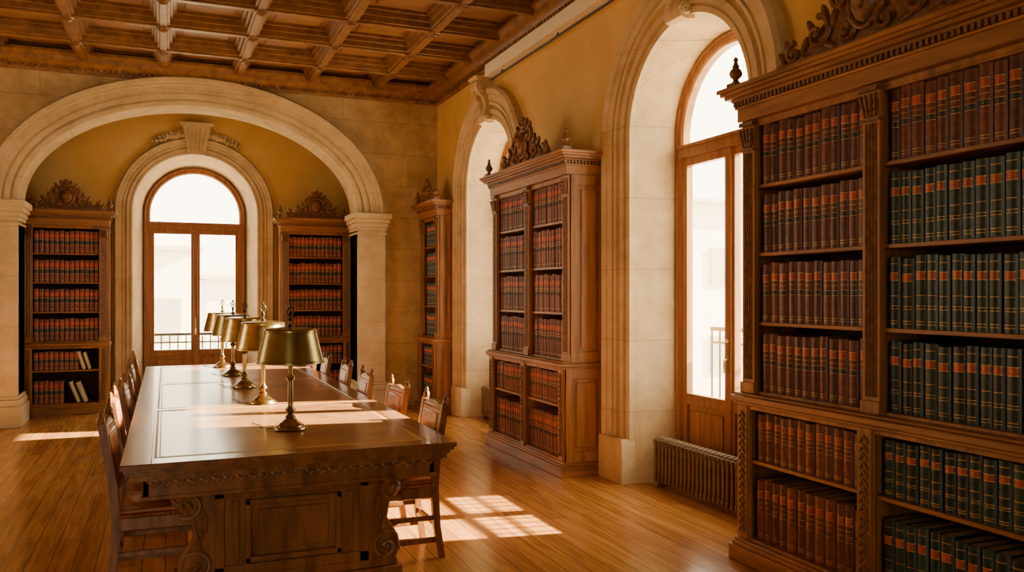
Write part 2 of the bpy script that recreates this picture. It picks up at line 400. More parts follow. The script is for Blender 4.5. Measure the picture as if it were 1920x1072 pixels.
hr = thing('wall_housing', 'long white housing with a thin black rail fixed high under the wooden cornice', 'wall fitting', (XW-.005,6.3,4.29))
m = MB(); m.box(-.15, 0, -3.2, 3.2, .0, .145); m.build('housing', whitem, hr, bevel=.006)
m = MB(); m.tube([(-.10,-3.1,-.05),(-.10,3.1,-.05)], .012, 8); m.build('rail', blackm, hr)
for y in (-2.6, -.6, 1.3, 2.8):
    m = MB(); m.tube([(-.10,y,-.05),(-.07,y,0.0)], .009, 6); m.build('bracket', blackm, hr)

# ------------------------------------------------------------ carved crest
def crest_mesh(W, H):
    m = MB()
    half = [(-.5,0),(-.5,.10),(-.47,.24),(-.42,.27),(-.37,.2),(-.33,.22),(-.29,.36),(-.23,.46),(-.17,.44),(-.15,.52),(-.13,.70),(-.10,.86),(-.05,.97),(0,1)]
    out = half + [(-x, z) for x, z in reversed(half[:-1])]
    m.prism([(x*W*.97, z*H*.9) for x, z in out], lambda a, b, d: (a, d, b), -.012, .03)
    m.box(-W/2, W/2, -.035, .04, 0, .035)
    for sg in (-1, 1):
        for (cx, cz, r, tw, d) in ((-.40,.17,.105,2.2,1),(-.255,.30,.16,2.3,-1),(-.13,.62,.12,2.0,1),(-.10,.2,.12,2.0,-1)):
            pts = []; rr = []
            for i in range(22):
                t = i/21; a = d*t*tw*PI + PI*.5; q = r*H*1.3*(1-t*.8)
                pts.append((sg*(cx*W+q*math.cos(a)), -.02-.02*t, cz*H+q*math.sin(a))); rr.append(.020*(1-.5*t))
            m.tube(pts, rr, 6)
            m.ell((sg*cx*W, -.035, cz*H), (.022,.02,.022))
        for (x, z, a, l) in ((-.48,.16,.5,.05),(-.45,.28,.2,.05),(-.34,.22,-.4,.055),(-.30,.40,.5,.06),(-.22,.50,.3,.065),(-.19,.12,1.2,.06),(-.17,.42,-.3,.06),(-.15,.66,.4,.06),(-.12,.82,.5,.06),(-.06,.93,.3,.05),(-.07,.78,.9,.05),(-.33,.08,1.4,.06)):
            m.ell((sg*x*W, -.015, z*H), (.02,.025,l), -sg*a, 'Y')
    m.ell((0,-.035,.48*H), (.085,.045,.26*H)); m.ell((0,-.05,.50*H), (.055,.05,.17*H))
    pts = [(.10*math.cos(t*PI/10), -.03, .48*H+.30*H*math.sin(t*PI/10)) for t in range(21)]
    m.tube(pts, .016, 6); m.ell((0,-.02,.97*H), (.035,.03,.05)); m.ell((0,-.02,.86*H), (.06,.03,.03))
    return m
def finial_mesh():
    m = MB(); m.box(-.04,.04,-.04,.04,0,.035)
    m.lathe([(0,.03),(.032,.035),(.02,.048),(.015,.06),(.036,.08),(.042,.10),(.032,.12),(.018,.132),(.024,.14),(.016,.152),(.011,.172),(.016,.186),(.006,.20),(0,.204)], n=12)
    return m

def bookcase(label, W, nb, loc, rz, cw, ch, D=.45, group='carved oak bookcases', sz=1.0):
    r = thing('bookcase', label, 'bookcase', loc, rz, group); hw = W/2; pw = .115; r.scale = (1,1,sz)
    m = MB(); m.box(-hw-.035, hw+.035, -.035, D, 0, .09); m.box(-hw-.02, hw+.02, -.02, D, .09, .115); m.box(-hw-.01, hw+.01, -.01, D, .115, .135)
    m.build('plinth', oakh, r, bevel=.004)
    xp = [-hw+pw/2 + i*(W-pw)/nb for i in range(nb+1)]
    uy = .05
    m = MB()
    for z0, z1, y0 in ((.13,.97,0),(1.03,2.72,uy)):
        for x in (-hw, hw-.028): m.box(x, x+.028, y0+.012, D-.01, z0, z1)
        for x in xp[1:-1]: m.box(x-.018, x+.018, y0+.02, D-.02, z0, z1)
        m.box(-hw+.01, hw-.01, y0+.015, D-.01, z1-.03, z1); m.box(-hw+.01, hw-.01, y0+.015, D-.01, z0, z0+.02)
        for sx in (-1, 1):
            def sb(ya, yb, za, zb, e):
                a, b = sorted((sx*hw, sx*(hw+e))); m.box(a, b, ya, yb, za, zb)
            sb(y0+.02, y0+.09, z0, z1, .016); sb(D-.09, D-.02, z0, z1, .016); sb(y0+.02, D-.02, z0, z0+.09, .0158); sb(y0+.02, D-.02, z1-.09, z1, .0158)
            sb(y0+.125, D-.125, z0+.13, z1-.13, .012)
    m.build('case', oak, r, bevel=.003)
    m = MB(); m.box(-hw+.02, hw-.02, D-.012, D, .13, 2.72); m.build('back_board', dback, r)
    m = MB(); m.box(-hw-.03, hw+.03, -.03, D, .985, 1.02); m.box(-hw-.02, hw+.02, -.015, D, .965, .985); m.box(-hw-.018, hw+.018, -.008, D, 1.02, 1.035)
    m.build('counter', oakh, r, bevel=.006)
    rows = []
    for i in range(nb):
        a0, a1 = xp[i]+pw/2, xp[i+1]-pw/2
        lev = [(2.32,.345),(1.90,.345),(1.475,.345),(1.05,.345),(.63,.29),(.152,.36)]
        for k, (z, h) in enumerate(lev): rows.append((i, k, a0+.004, a1-.004, z, h))
        for z in (2.32, 1.90, 1.475):
            m = MB(); m.box(a0-.04, a1+.04, uy+.03, D-.015, z-.022, z); m.build('shelf', oakh, r, bevel=.003)
        m = MB(); m.box(a0-.04, a1+.04, .03, D-.015, .608, .63); m.build('shelf', oakh, r, bevel=.003)
        m = MB(); m.box(a0-.04, a1+.04, uy+.02, D-.015, 2.68, 2.718); m.build('rail', oak, r)
        m = MB(); m.box(a0-.04, a1+.04, .012, .035, .94, .966); m.build('rail', oak, r)
    for x in xp:
        p = MB()
        p.box(x-pw/2, x+pw/2, uy-.005, uy+.03, 1.035, 2.72); p.box(x-pw/2-.006, x+pw/2+.006, uy-.018, uy+.03, 1.035, 1.10)
        p.box(x-pw/2+.012, x+pw/2-.012, -.003, .03, .135, .965); p.box(x-pw/2, x+pw/2, .006, .03, .135, .965)
        o = p.build('pilaster', oak, r, bevel=.003)
        q = MB()
        for dx in (-.03,-.01,.01,.03): q.tube([(x+dx,uy-.006,1.12),(x+dx,uy-.006,2.52)], .0075, 6)
        for kz in range(3):
            for dx in (-.036,-.012,.012,.036): q.ell((x+dx*(1+.15*kz), uy-.014-.006*kz, 2.575+.035*kz), (.011,.014,.026), dx*6, 'Y', n=6, m=4)
        q.box(x-pw/2-.004, x+pw/2+.004, uy-.03, uy+.02, 2.685, 2.71); q.box(x-pw/2-.003, x+pw/2+.003, uy-.018, uy+.02, 2.53, 2.545)
        for kz in range(17):
            zz = .20+kz*.044
            q.ell((x-.014, -.006, zz), (.010,.010,.026), .6, 'Y', n=6, m=4); q.ell((x+.014, -.006, zz), (.010,.010,.026), -.6, 'Y', n=6, m=4)
            q.ell((x, -.008, zz+.018), (.008,.008,.008), n=6, m=4)
        q.build('carving', carve, o)
    m = MB()
    for z0, z1, e in ((2.72,2.80,.018),(2.80,2.815,.03),(2.845,2.862,.045),(2.862,2.885,.075),(2.885,2.905,.095),(2.905,2.93,.11)):
        m.box(-hw-e, hw+e, uy-.012-e, D, z0, z1)
    m.box(-hw-.02, hw+.02, uy-.03, D, 2.815, 2.845)
    o = m.build('cornice', oakh, r, bevel=.003)
    m = MB(); x = -hw-.03
    while x < hw+.02: m.box(x, x+.018, uy-.052, uy-.02, 2.815, 2.848); x += .034
    y = uy-.02
    while y < D-.03:
        for sx in (-1, 1):
            a, b = sorted((sx*(hw+.018), sx*(hw+.04))); m.box(a, b, y, y+.018, 2.815, 2.848)
        y += .034
    m.build('dentil_band', carve, o)
    c = crest_mesh(cw, ch).build('crest', carve, r); c.location = (0, .03, 2.93)
    for sx in (-1, 1):
        f = finial_mesh().build('finial', carve, r); f.location = (sx*(hw+.02), .01, 2.93)
    return r, rows
def placeM(loc, rz): return Matrix.Translation(loc) @ Matrix.Rotation(rz, 4, 'Z')

# ------------------------------------------------------------ books
BW = .065; BUL = .018
def arcpts(w, bulge, e, n=9, shrink=0):
    return [((w/2-shrink)*t, -bulge*(1-abs(t)**2.4)-e) for t in [(-1+2*i/(n-1)) for i in range(n)]]
def spine_patch(m, w, z0, z1, e, mi, f=1.0, bulge=BUL, th=.002):
    P = [(x*f, y) for x, y in arcpts(w, bulge, e)]
    Q = [(x*f, y+th) for x, y in arcpts(w, bulge, e)]
    n = len(P); vs = [(x,y,z0) for x,y in P]+[(x,y,z1) for x,y in P]+[(x,y,z0) for x,y in Q]+[(x,y,z1) for x,y in Q]
    fs = [(i,i+1,n+i+1,n+i) for i in range(n-1)] + [(i,2*n+i,2*n+i+1,i+1) for i in range(n-1)] + [(n+i,n+i+1,3*n+i+1,3*n+i) for i in range(n-1)]
    fs += [(0,n,3*n,2*n),(n-1,2*n+n-1,3*n+n-1,2*n-1)]
    m.add(vs, fs, mi)
def cover(m, w, h, d, t=.004, mi=0):
    o = [(-w/2,d)]+arcpts(w,BUL,0)+[(w/2,d)]; q = [(-w/2+t,d)]+[(x*(w-2*t)/w, y+t) for x,y in arcpts(w,BUL,0)]+[(w/2-t,d)]
    n = len(o); vs = [(x,y,0) for x,y in o]+[(x,y,h) for x,y in o]+[(x,y,0) for x,y in q]+[(x,y,h) for x,y in q]; fs = []
    for i in range(n-1):
        fs += [(i,i+1,n+i+1,n+i),(2*n+i,3*n+i,3*n+i+1,2*n+i+1),(n+i,n+i+1,3*n+i+1,3*n+i),(i,2*n+i,2*n+i+1,i+1)]
    fs += [(0,n,3*n,2*n),(n-1,3*n-1,4*n-1,2*n-1)]
    m.add(vs, fs, mi)
def book_proto(h, leatherm, style, parts=True):
    d = .23; w = BW; z = lambda f: f*h
    a1, b1 = (.70,.82) if style != 'green' else (.67,.78)
    a2, b2 = (.46,.55) if style != 'green' else (.27,.32)
    gl = (.06,.10,.62) if style != 'green' else (.06,.10,.45,.90)
    m = MB(); cover(m, w, h, d)
    for f in gl: spine_patch(m, w, z(f), z(f)+.0036, .0012, 1, .95)
    for f in (.22,.36,.90) if style != 'green' else (.18,.55): spine_patch(m, w, z(f), z(f)+.006, .003, 0, .97, th=.004)
    t = MB()
    spine_patch(t, w, z(a1), z(b1), .0015, 0, .93)
    spine_patch(t, w, z(a1)-.001, z(a1)+.003, .0022, 1, .93); spine_patch(t, w, z(b1)-.003, z(b1)+.001, .0022, 1, .93)
    for k in range(2): spine_patch(t, w, z(a1)+(z(b1)-z(a1))*(.34+.26*k), z(a1)+(z(b1)-z(a1))*(.34+.26*k)+.0036, .0022, 1, (.45,.58)[k])
    v = MB()
    spine_patch(v, w, z(a2), z(b2), .0015, 0, .93)
    spine_patch(v, w, z(b2)-.003, z(b2), .0022, 1, .93); spine_patch(v, w, z(a2), z(a2)+.003, .0022, 1, .93)
    spine_patch(v, w, z((a2+b2)/2)-.0035, z((a2+b2)/2)+.0035, .0022, 1, .2)
    pg = MB(); pg.box(-w/2+.0045, w/2-.0045, .0, d-.006, .004, h-.005)
    if parts:
        return (m.mesh('book_cover', [leatherm, gold]), [('page_block', pg.mesh('page_block', pages)), ('title_label', t.mesh('title_label', [labr, gold])),
                ('volume_label', v.mesh('volume_label', [labd if style == 'brown' else leatherm, gold]))])
    a = MB(); cover(a, w, h, d)
    for f in (.08,.62): spine_patch(a, w, z(f), z(f)+.004, .0012, 1, .95)
    spine_patch(a, w, z(.71), z(.84), .0015, 2, .93); spine_patch(a, w, z(.77), z(.785), .0022, 1, .5)
    spine_patch(a, w, z(.45), z(.55), .0015, 3, .93); spine_patch(a, w, z(.55), z(.56), .0022, 1, .93)
    a.box(-w/2+.0045, w/2-.0045, .0, d-.006, .004, h-.005, 4)
    return a.mesh('book', [leatherm, gold, labr, labk, pages]), []
LM = {'brown': lbrown, 'red': lred, 'green': lgreen}
protos = {}
def get_proto(st, h, parts):
    k = (st, round(h,3), parts)
    if k not in protos: protos[k] = book_proto(h, LM[st], st, parts)
    return protos[k]
ORD = ['first','second','third','fourth','fifth','sixth','seventh','eighth','ninth','tenth','eleventh','twelfth','thirteenth','fourteenth']
ROW = ['top shelf','second shelf','third shelf','fourth shelf','fifth shelf','bottom shelf']
COLN = {'brown':'dark brown','red':'red-brown','green':'dark green'}
def fill(loc, rz, rows, counts, stylef, where, group, parts):
    M = placeM(loc, rz)
    for (bay, k, a0, a1, z, h) in rows:
        count = counts[bay]
        ws = [random.uniform(.88,1.12) for _ in range(count)]; tot = sum(ws); avail = (a1-a0)-.006; x = a0+.002
        bh = {.345:.362,.29:.295,.36:.375}[h]
        for i in range(count):
            w = ws[i]/tot*avail; st = stylef(bay, k, i)
            me, ch = get_proto(st, bh, parts)
            o = bpy.data.objects.new('book', me); C.objects.link(o)
            o.location = M @ Vector((x+w/2, (.105 if k < 4 else .065)+random.uniform(-.005,.007), z+.0005)); o.rotation_euler = (0,0,rz)
            o.scale = ((w-.0028)/BW, 1, random.uniform(.955,1.0))
            bn = ('left bay','right bay')[bay]
            tag(o, ('%s book, %s from left, %s, %s, %s' % (COLN[st], ORD[i], ROW[k], bn, where)), 'book', group)
            for nm, md in ch:
                c = bpy.data.objects.new(nm, md); C.objects.link(c); c.parent = o
            x += w

RZ = -PI/2
def stA(b, k, i):
    if b == 0: return 'red' if k >= 4 else 'brown'
    return 'brown' if k == 0 else 'green'
A_loc = (3.295, 3.23, 0)
rA, rowsA = bookcase('tall dark carved bookcase nearest the camera on the right, holding dark green books', 2.06, 2, A_loc, RZ, 1.30, .47)
fill(A_loc, RZ, rowsA, (12, 12), stA, 'nearest bookcase', 'bound volumes in the nearest bookcase', True)
B_loc = (3.295, 7.64, 0)
rB, rowsB = bookcase('sunlit carved oak bookcase standing between the two arched windows on the right wall', 1.86, 2, B_loc, RZ, 1.15, .45)
fill(B_loc, RZ, rowsB, (13, 12), lambda b, k, i: 'brown' if (b == 0 and k < 3) or k == 3 else 'red', 'bookcase between windows', 'bound volumes in the bookcase between the windows', False)
C_loc = (3.405, 11.34, 0)
rC, rowsC = bookcase('narrow carved bookcase tucked into the corner beside the stone arch pier', .84, 1, C_loc, RZ, .62, .30, D=.34)
SZ = .95
D_loc = (-1.255, 12.84, 0)
rD, rowsD = bookcase('alcove bookcase left of the far window, with pale books leaning on its lower shelves', 1.04, 1, D_loc, 0, .92, .42, sz=SZ)
E_loc = (2.13, 12.84, 0)
rE, rowsE = bookcase('shadowed alcove bookcase to the right of the far arched window', 1.04, 1, E_loc, 0, .92, .42, sz=SZ)
F_loc = (-2.47, 12.84, 0)
rF, rowsF = bookcase('alcove bookcase mostly hidden behind the left stone pier', .9, 1, F_loc, 0, .8, .42, sz=SZ)
st = MB()
for (loc, rz, rows, nn, sc) in ((C_loc,RZ,rowsC,11,1),(D_loc,0,rowsD,13,SZ),(E_loc,0,rowsE,13,SZ),(F_loc,0,rowsF,12,SZ)):
    st.M = placeM(loc, rz) @ Matrix.Diagonal((1,1,sc,1))
    for (bay, k, a0, a1, z, h) in rows:
        bh = {.345:.33,.29:.275,.36:.34}[h]; full = a1-a0-.004; w = full/nn; x = a0+.002
        lim = nn
        if loc == D_loc and k == 4: lim = 9
        if loc == D_loc and k == 5: lim = 6
        base = 5 if loc == C_loc else 0
        for i in range(lim):
            hh = bh*random.uniform(.94,1.0); y = (.10 if k < 4 else .06); ww = w-.003
            mi = base if base else (4 if random.random() < .7 else 0)
            st.prism([(x,y+.012),(x+ww*.25,y),(x+ww*.75,y),(x+ww,y+.012),(x+ww,y+.22),(x,y+.22)], lambda a, b, d: (a, b, d), z, z+hh, mi)
            for f0, f1, mm, e in ((.70,.86,2,.0015),(.42,.55,3,.0015),(.60,.62,1,.002),(.36,.375,1,.002),(.10,.115,1,.002)):
                st.prism([(x+.001,y+.011-e),(x+ww*.25,y-e),(x+ww*.75,y-e),(x+ww-.001,y+.011-e),(x+ww*.5,y+.013)], lambda a, b, d: (a, b, d), z+hh*f0, z+hh*f1, mm)
            x += w
o = st.build('book', [lbrown, gold, labr, labd, lred, lgreen])
tag(o, 'rows of dark bound books with red and gold bands in the farther bookcases', 'books', None, 'stuff')
def pale_book(x, z, h, w, lean, label):
    m = MB(); cover(m, w, h, .2, .003); o = m.build('book', cream); p = MB(); p.box(-w/2+.0035, w/2-.0035, .0, .195, .003, h-.004); p.build('page_block', pages, o)
    o.location = (D_loc[0]+x, D_loc[1]+.06, z*SZ+.001+abs(math.sin(lean))*w/2); o.rotation_euler = (0, lean, 0); tag(o, label, 'book', 'pale books leaning in the left alcove bookcase')
_, _, ax0, ax1, _, _ = rowsD[0]
pale_book(ax1-.185, .63, .25, .045, -.30, 'pale cream book leaning left on the alcove bookcase shelf just below the counter')
pale_book(ax1-.115, .63, .24, .04, -.30, 'pale cream book leaning left beside the rightmost edge of the alcove shelf')
pale_book(ax0+.55, .152, .30, .045, -.36, 'pale book leaning left on the bottom alcove shelf, next to the dark books')
pale_book(ax0+.64, .152, .29, .055, -.36, 'pale book leaning left on the bottom alcove shelf, farther right of its twin')

# ------------------------------------------------------------ library table
TX, TY0, TY1, TZ = .66, 4.47, 10.45, .81
TH = .865
tb = thing('library_table', 'long dark wooden library table with leather top and carved pedestals', 'table', (TX, (TY0+TY1)/2, 0))
hy = (TY1-TY0)/2
m = MB(); m.box(-TH, TH, -hy, hy, TZ-.028, TZ-.004); m.box(-TH+.012, TH-.012, -hy+.012, hy-.012, TZ-.045, TZ-.028); m.box(-TH+.03, TH-.03, -hy+.03, hy-.03, TZ-.065, TZ-.045)
bd = .14
m.box(-TH, -TH+bd, -hy, hy, TZ-.004, TZ); m.box(TH-bd, TH, -hy, hy, TZ-.004, TZ)
cuts = [(-hy, -hy+bd), (-hy+2.02, -hy+2.10), (hy-2.10, hy-2.02), (hy-bd, hy)]
for a, b in cuts: m.box(-TH+bd, TH-bd, a, b, TZ-.004, TZ)
m.build('tabletop', walnuth, tb, bevel=.004)
for i in range(3):
    a, b = cuts[i][1], cuts[i+1][0]
    m = MB(); m.box(-TH+bd, TH-bd, a, b, TZ-.004, TZ-.0015)
    for e, ww in ((.012,.014), (.036,.006)):
        for bx in ((-TH+bd+e, TH-bd-e, a+e, a+e+ww), (-TH+bd+e, TH-bd-e, b-e-ww, b-e), (-TH+bd+e, -TH+bd+e+ww, a+e, b-e), (TH-bd-e-ww, TH-bd-e, a+e, b-e)):
            m.box(*bx, TZ-.0015, TZ-.0006, 1)
    m.build('leather_inlay', [tleath, goldt], tb)
m = MB()
m.box(-TH+.10, TH-.10, -hy+.11, -hy+.14, .615, TZ-.065); m.box(-TH+.10, TH-.10, hy-.14, hy-.11, .615, TZ-.065)
m.box(-TH+.10, -TH+.13, -hy+.11, hy-.11, .615, TZ-.065); m.box(TH-.13, TH-.10, -hy+.11, hy-.11, .615, TZ-.065)
m.box(-TH+.09, TH-.09, -hy+.10, hy-.10, .605, .625)
m.build('apron', walnut, tb, bevel=.003)
m = MB(); x = -TH+.05
while x < TH-.04:
    m.ell((x, -hy+.047, TZ-.079), (.0085,.008,.012), n=6, m=4); x += .02
y = -hy+.06
while y < hy-.05:
    for sx in (-1, 1): m.ell((sx*(TH-.047), y, TZ-.079), (.008,.0085,.012), n=6, m=4)
    y += .024
m.box(-TH+.045, TH-.045, -hy+.045, hy-.045, TZ-.095, TZ-.066)
x = -TH+.14
while x < TH-.12:
    m.ell((x, -hy+.107, .69), (.03,.008,.012), .5, 'Y', n=8, m=4); m.ell((x+.02, -hy+.107, .68), (.03,.008,.010), -.7, 'Y', n=8, m=4); x += .06
m.build('carved_edge', walnut, tb)
def pedestal(y0, sgn):
    p = MB(); hwp = .425
    p.box(-hwp, hwp, *sorted((y0, y0+sgn*.10)), .12, .61)
    a, b = sorted((y0-sgn*.03, y0+sgn*.42))
    p.box(-hwp-.19, hwp+.19, a, b, 0, .075); p.box(-hwp-.16, hwp+.16, a+.015, b-.015, .075, .12)
    a, b = sorted((y0+sgn*.08, y0+sgn*.36)); p.box(-.22, .22, a, b, .11, .61)
    def fb(x0, x1, z0, z1, e=.018):
        a, b = sorted((y0, y0-sgn*e)); p.box(x0, x1, a, b, z0, z1)
    fb(-hwp, -hwp+.06, .12, .61); fb(hwp-.06, hwp, .12, .61); fb(-hwp, hwp, .545, .61); fb(-hwp, hwp, .12, .18)
    fb(-.26, .26, .50, .53, .035); fb(-.26, .26, .19, .22, .035); fb(-.26, -.23, .19, .53, .035); fb(.23, .26, .19, .53, .035)
    fb(-.19, .19, .25, .47, .018); fb(-.33,-.29,.19,.53,.014); fb(.29,.33,.19,.53,.014)
    o = p.build('pedestal', walnut, tb, bevel=.005)
    for sx in (-1, 1):
        c = MB()
        prof = [(hwp-.01,.61),(hwp+.20,.61),(hwp+.215,.58),(hwp+.20,.53),(hwp+.15,.49),(hwp+.10,.44),(hwp+.085,.37),(hwp+.11,.30),(hwp+.155,.25),(hwp+.175,.19),(hwp+.15,.135),(hwp+.14,.11),(hwp-.01,.11)]
        c.prism([(sx*x, z) for x, z in prof], lambda a, b, d: (a, d, b), *sorted((y0-sgn*.03, y0+sgn*.12)))
        for (cx, cz, r, d) in ((hwp+.125,.535,.075,-1),(hwp+.085,.20,.085,1)):
            pts = []; rr = []
            for i in range(26):
                t = i/25; a = .9*d+d*t*2.6*PI; q = r*(1-.82*t)
                pts.append((sx*(cx+q*math.cos(a)), y0-sgn*(.035+.02*t), cz+q*math.sin(a))); rr.append(.014*(1-.3*t))
            c.tube(pts, rr, 6)
            c.ell((sx*cx, y0-sgn*.05, cz), (.02,.02,.02))
        for i in range(7):
            c.ell((sx*(hwp+.055+.02*math.sin(i)), y0-sgn*.03, .27+.034*i), (.014,.016,.034), sx*(.5-.1*i), 'Y')
        c.tube([(sx*(hwp+.205),y0-sgn*.03,.57),(sx*(hwp+.10),y0-sgn*.03,.45),(sx*(hwp+.085),y0-sgn*.03,.36),(sx*(hwp+.15),y0-sgn*.03,.25),(sx*(hwp+.165),y0-sgn*.03,.17)], .012, 6)
        c.build('scroll_bracket', walnut, o)
pedestal(-hy+.27, 1); pedestal(hy-.27, -1); pedestal(-.2, 1)
m = MB(); m.box(-.06, .06, -hy+.6, hy-.6, .10, .17); m.build('stretcher', walnut, tb)

# ------------------------------------------------------------ lamps
def make_lamp(metal, label):
    r = thing('table_lamp', label, 'lamp', group='brass lamps along the library table')
    m = MB(); m.lathe([(0,0),(.098,0),(.102,.006),(.098,.016),(.088,.019),(.082,.028),(.072,.031),(.064,.042),(.048,.050),(.040,.060),(.028,.066),(0,.068)], n=28); m.build('base', metal, r)
    m = MB(); m.lathe([(0,.06),(.026,.063),(.033,.076),(.024,.088),(.017,.094),(.022,.104),(.034,.118),(.026,.132),(.018,.142),(.0165,.16),(.018,.20),(.0165,.30),(.024,.308),(.029,.32),(.021,.332),(.014,.34),(.014,.40),(.022,.41),(.022,.47),(.008,.475),(.007,.63),(0,.632)], n=18); m.build('stem', metal, r)
    m = MB()
    pro = [(.198,.412),(.204,.412),(.204,.424),(.200,.427),(.158,.600),(.162,.603),(.162,.612),(.152,.622),(.08,.630),(.0,.632)]
    inn = [(.198,.412),(.196,.427),(.153,.600),(.08,.622),(0,.624)]
    m.lathe(pro, n=40); m.lathe(inn, n=40, mi=1); m.build('shade', [shadeM if metal is dbrass else brass, shadeI], r)
    m = MB(); m.lathe([(0,.63),(.018,.632),(.020,.642),(.009,.65),(.007,.668),(.016,.678),(.009,.69),(.006,.70)], n=12)
    pts = [(.019*math.cos(t), 0, .727+.026*math.sin(t)) for t in [2*PI*i/14 for i in range(15)]]
    m.tube(pts, .0055, 6); m.ell((0,0,.762), (.008,.008,.014)); m.ell((0,0,.727),(.007,.006,.014)); m.build('finial', bronze, r)
    for sg in (-1, 1):
        m = MB(); m.tube([(0,0,.42),(sg*.03,0,.42),(sg*.06,0,.44),(sg*.06,0,.47)], .006, 6); m.lathe([(0,.46),(.015,.46),(.016,.51),(0,.512)], (sg*.06,0,0), 10); m.build('socket', metal, r)
    m = MB(); m.tube([(-.09,.02,.006),(-.13,.05,.005),(-.17,.11,.005),(-.16,.20,.005),(-.20,.30,.005)], .003, 6); m.build('cord', blackm, r)
    return r
LL = ['brass lamp with dark stem on the table, nearest the camera','brass lamp with bright stem, second from the near end of the table','middle brass lamp of the five standing along the table',
      'brass lamp second from the far end of the table','farthest brass lamp on the table, before the far window']
lampP = {}
for i, (x, y) in enumerate(((.715,5.28),(.69,6.60),(.655,7.80),(.64,8.98),(.60,10.02))):
    met = dbrass if i == 0 or i == 3 else brass
    if i in (0, 1): r = make_lamp(met, LL[i]); lampP[i] = r
    else: r = copy_tree(lampP[0] if met is dbrass else lampP[1]); r['label'] = LL[i]
    r.location = (x, y, TZ+.0005)

# ------------------------------------------------------------ chairs
def make_chair():
    r = thing('chair', '', 'chair')
    m = MB()
    m.box(-.235,.235,-.225,.215,.452,.470); m.box(-.225,.225,-.215,.205,.470,.495)
    m.ell((0,-.005,.490), (.205,.19,.026), n=20, m=8)
    m.build('seat', leather, r, bevel=.01)
    m = MB()
    x = -.225
    while x <= .226:
        m.ell((x,-.227,.461), (.006,.005,.006), n=6, m=4); x += .025
    y = -.215
    while y <= .2:
        for sx in (-1, 1): m.ell((sx*.237,y,.461), (.005,.006,.006), n=6, m=4)
        y += .025
    m.build('nailheads', brass, r)
    m = MB()
    for sx in (-1, 1): m.box(*sorted((sx*.21, sx*.236)), -.19, .19, .385, .453)
    m.box(-.2,.2,-.222,-.196,.385,.453); m.box(-.2,.2,.19,.214,.385,.453)
    m.build('seat_rail', chairw, r, bevel=.004)
    for sx in (-1, 1):
        m = MB(); m.tube([(sx*.212,-.20,0),(sx*.212,-.20,.03),(sx*.212,-.20,.15),(sx*.212,-.20,.452)], [.026,.031,.029,.034], 4, rot=PI/4); m.build('leg', chairw, r, bevel=.004)
        m = MB(); m.tube([(sx*.212,.25,0),(sx*.212,.215,.20),(sx*.212,.20,.45),(sx*.212,.215,.62),(sx*.212,.27,.955)], [.026,.029,.032,.031,.029], 4, rot=PI/4)
        m.ell((sx*.212,.274,.972), (.026,.024,.03)); m.ell((sx*.212,.276,1.004), (.014,.014,.02)); m.build('leg', chairw, r)
        m = MB(); m.box(*sorted((sx*.200, sx*.223)), -.19, .225, .10, .132); m.build('stretcher', chairw, r, bevel=.003)
        m = MB(); m.box(*sorted((sx*.203, sx*.221)), -.19, .205, .24, .268); m.build('stretcher', chairw, r, bevel=.003)
    m = MB(); m.box(-.205,.205,-.20,-.18,.24,.28); m.build('stretcher', chairw, r, bevel=.003)
    m = MB(); m.box(-.205,.205,.205,.222,.19,.22); m.build('stretcher', chairw, r, bevel=.003)
    P = lambda z: .215+(.27-.215)*(z-.62)/.335
    def slab(m, z0, z1, hx, dy):
        m.add([(x, P(z)+d, z) for z in (z0,z1) for d in (-dy,dy) for x in (-hx,hx)], [(0,1,5,4),(2,6,7,3),(0,2,3,1),(4,5,7,6),(0,4,6,2),(1,3,7,5)])
    m = MB(); slab(m, .61, .935, .196, .018); slab(m, .65, .895, .155, .026)
    b = m.build('backrest', leather, r, bevel=.006)
    m = MB()
    for k in range(15):
        x = -.182+.026*k
        for sy in (-1, 1):
            m.ell((x, P(.628)+sy*.020, .628), (.006,.004,.006), n=6, m=4); m.ell((x, P(.917)+sy*.020, .917), (.006,.004,.006), n=6, m=4)
    for k in range(10):
        z = .65+.027*k
        for sx in (-1, 1):
            for sy in (-1, 1): m.ell((sx*.182, P(z)+sy*.020, z), (.006,.004,.006), n=6, m=4)
    m.build('nailheads', brass, b)
    m = MB()
    m.prism([(-.2,.93),(.2,.93),(.2,.945),(.13,.948),(.08,.958),(0,.965),(-.08,.958),(-.13,.948),(-.2,.945)], lambda a, b_, d: (a, P(b_)+d, b_), -.014, .014)
    m.build('top_rail', chairw, r)
    m = MB(); slab(m, .575, .612, .2, .012)
    m.build('lower_rail', chairw, r)
    return r
proto = make_chair(); first = True
for side in ('right', 'left'):
    for i, y in enumerate((5.19, 6.13, 7.10, 8.07, 9.02, 9.95)):
        o = proto if first else copy_tree(proto); first = False
        jx, jy, jr = random.uniform(-.012,.02), random.uniform(-.03,.03), random.uniform(-.05,.05)
        if side == 'right': o.location = (1.335+jx, y+jy*(i > 0), 0); o.rotation_euler = (0,0,-PI/2+jr)
        else: o.location = (-.035-jx, y-.08+jy*(i > 0), 0); o.rotation_euler = (0,0,PI/2+jr)
        pos = ['nearest the camera', 'second from the near end', 'third from the near end', 'third from the far end', 'second from the far end', 'farthest from the camera'][i]
        o['label'] = 'studded leather chair on the %s side of the table, %s' % (side, pos)
        o['group'] = 'leather chairs along the library table'

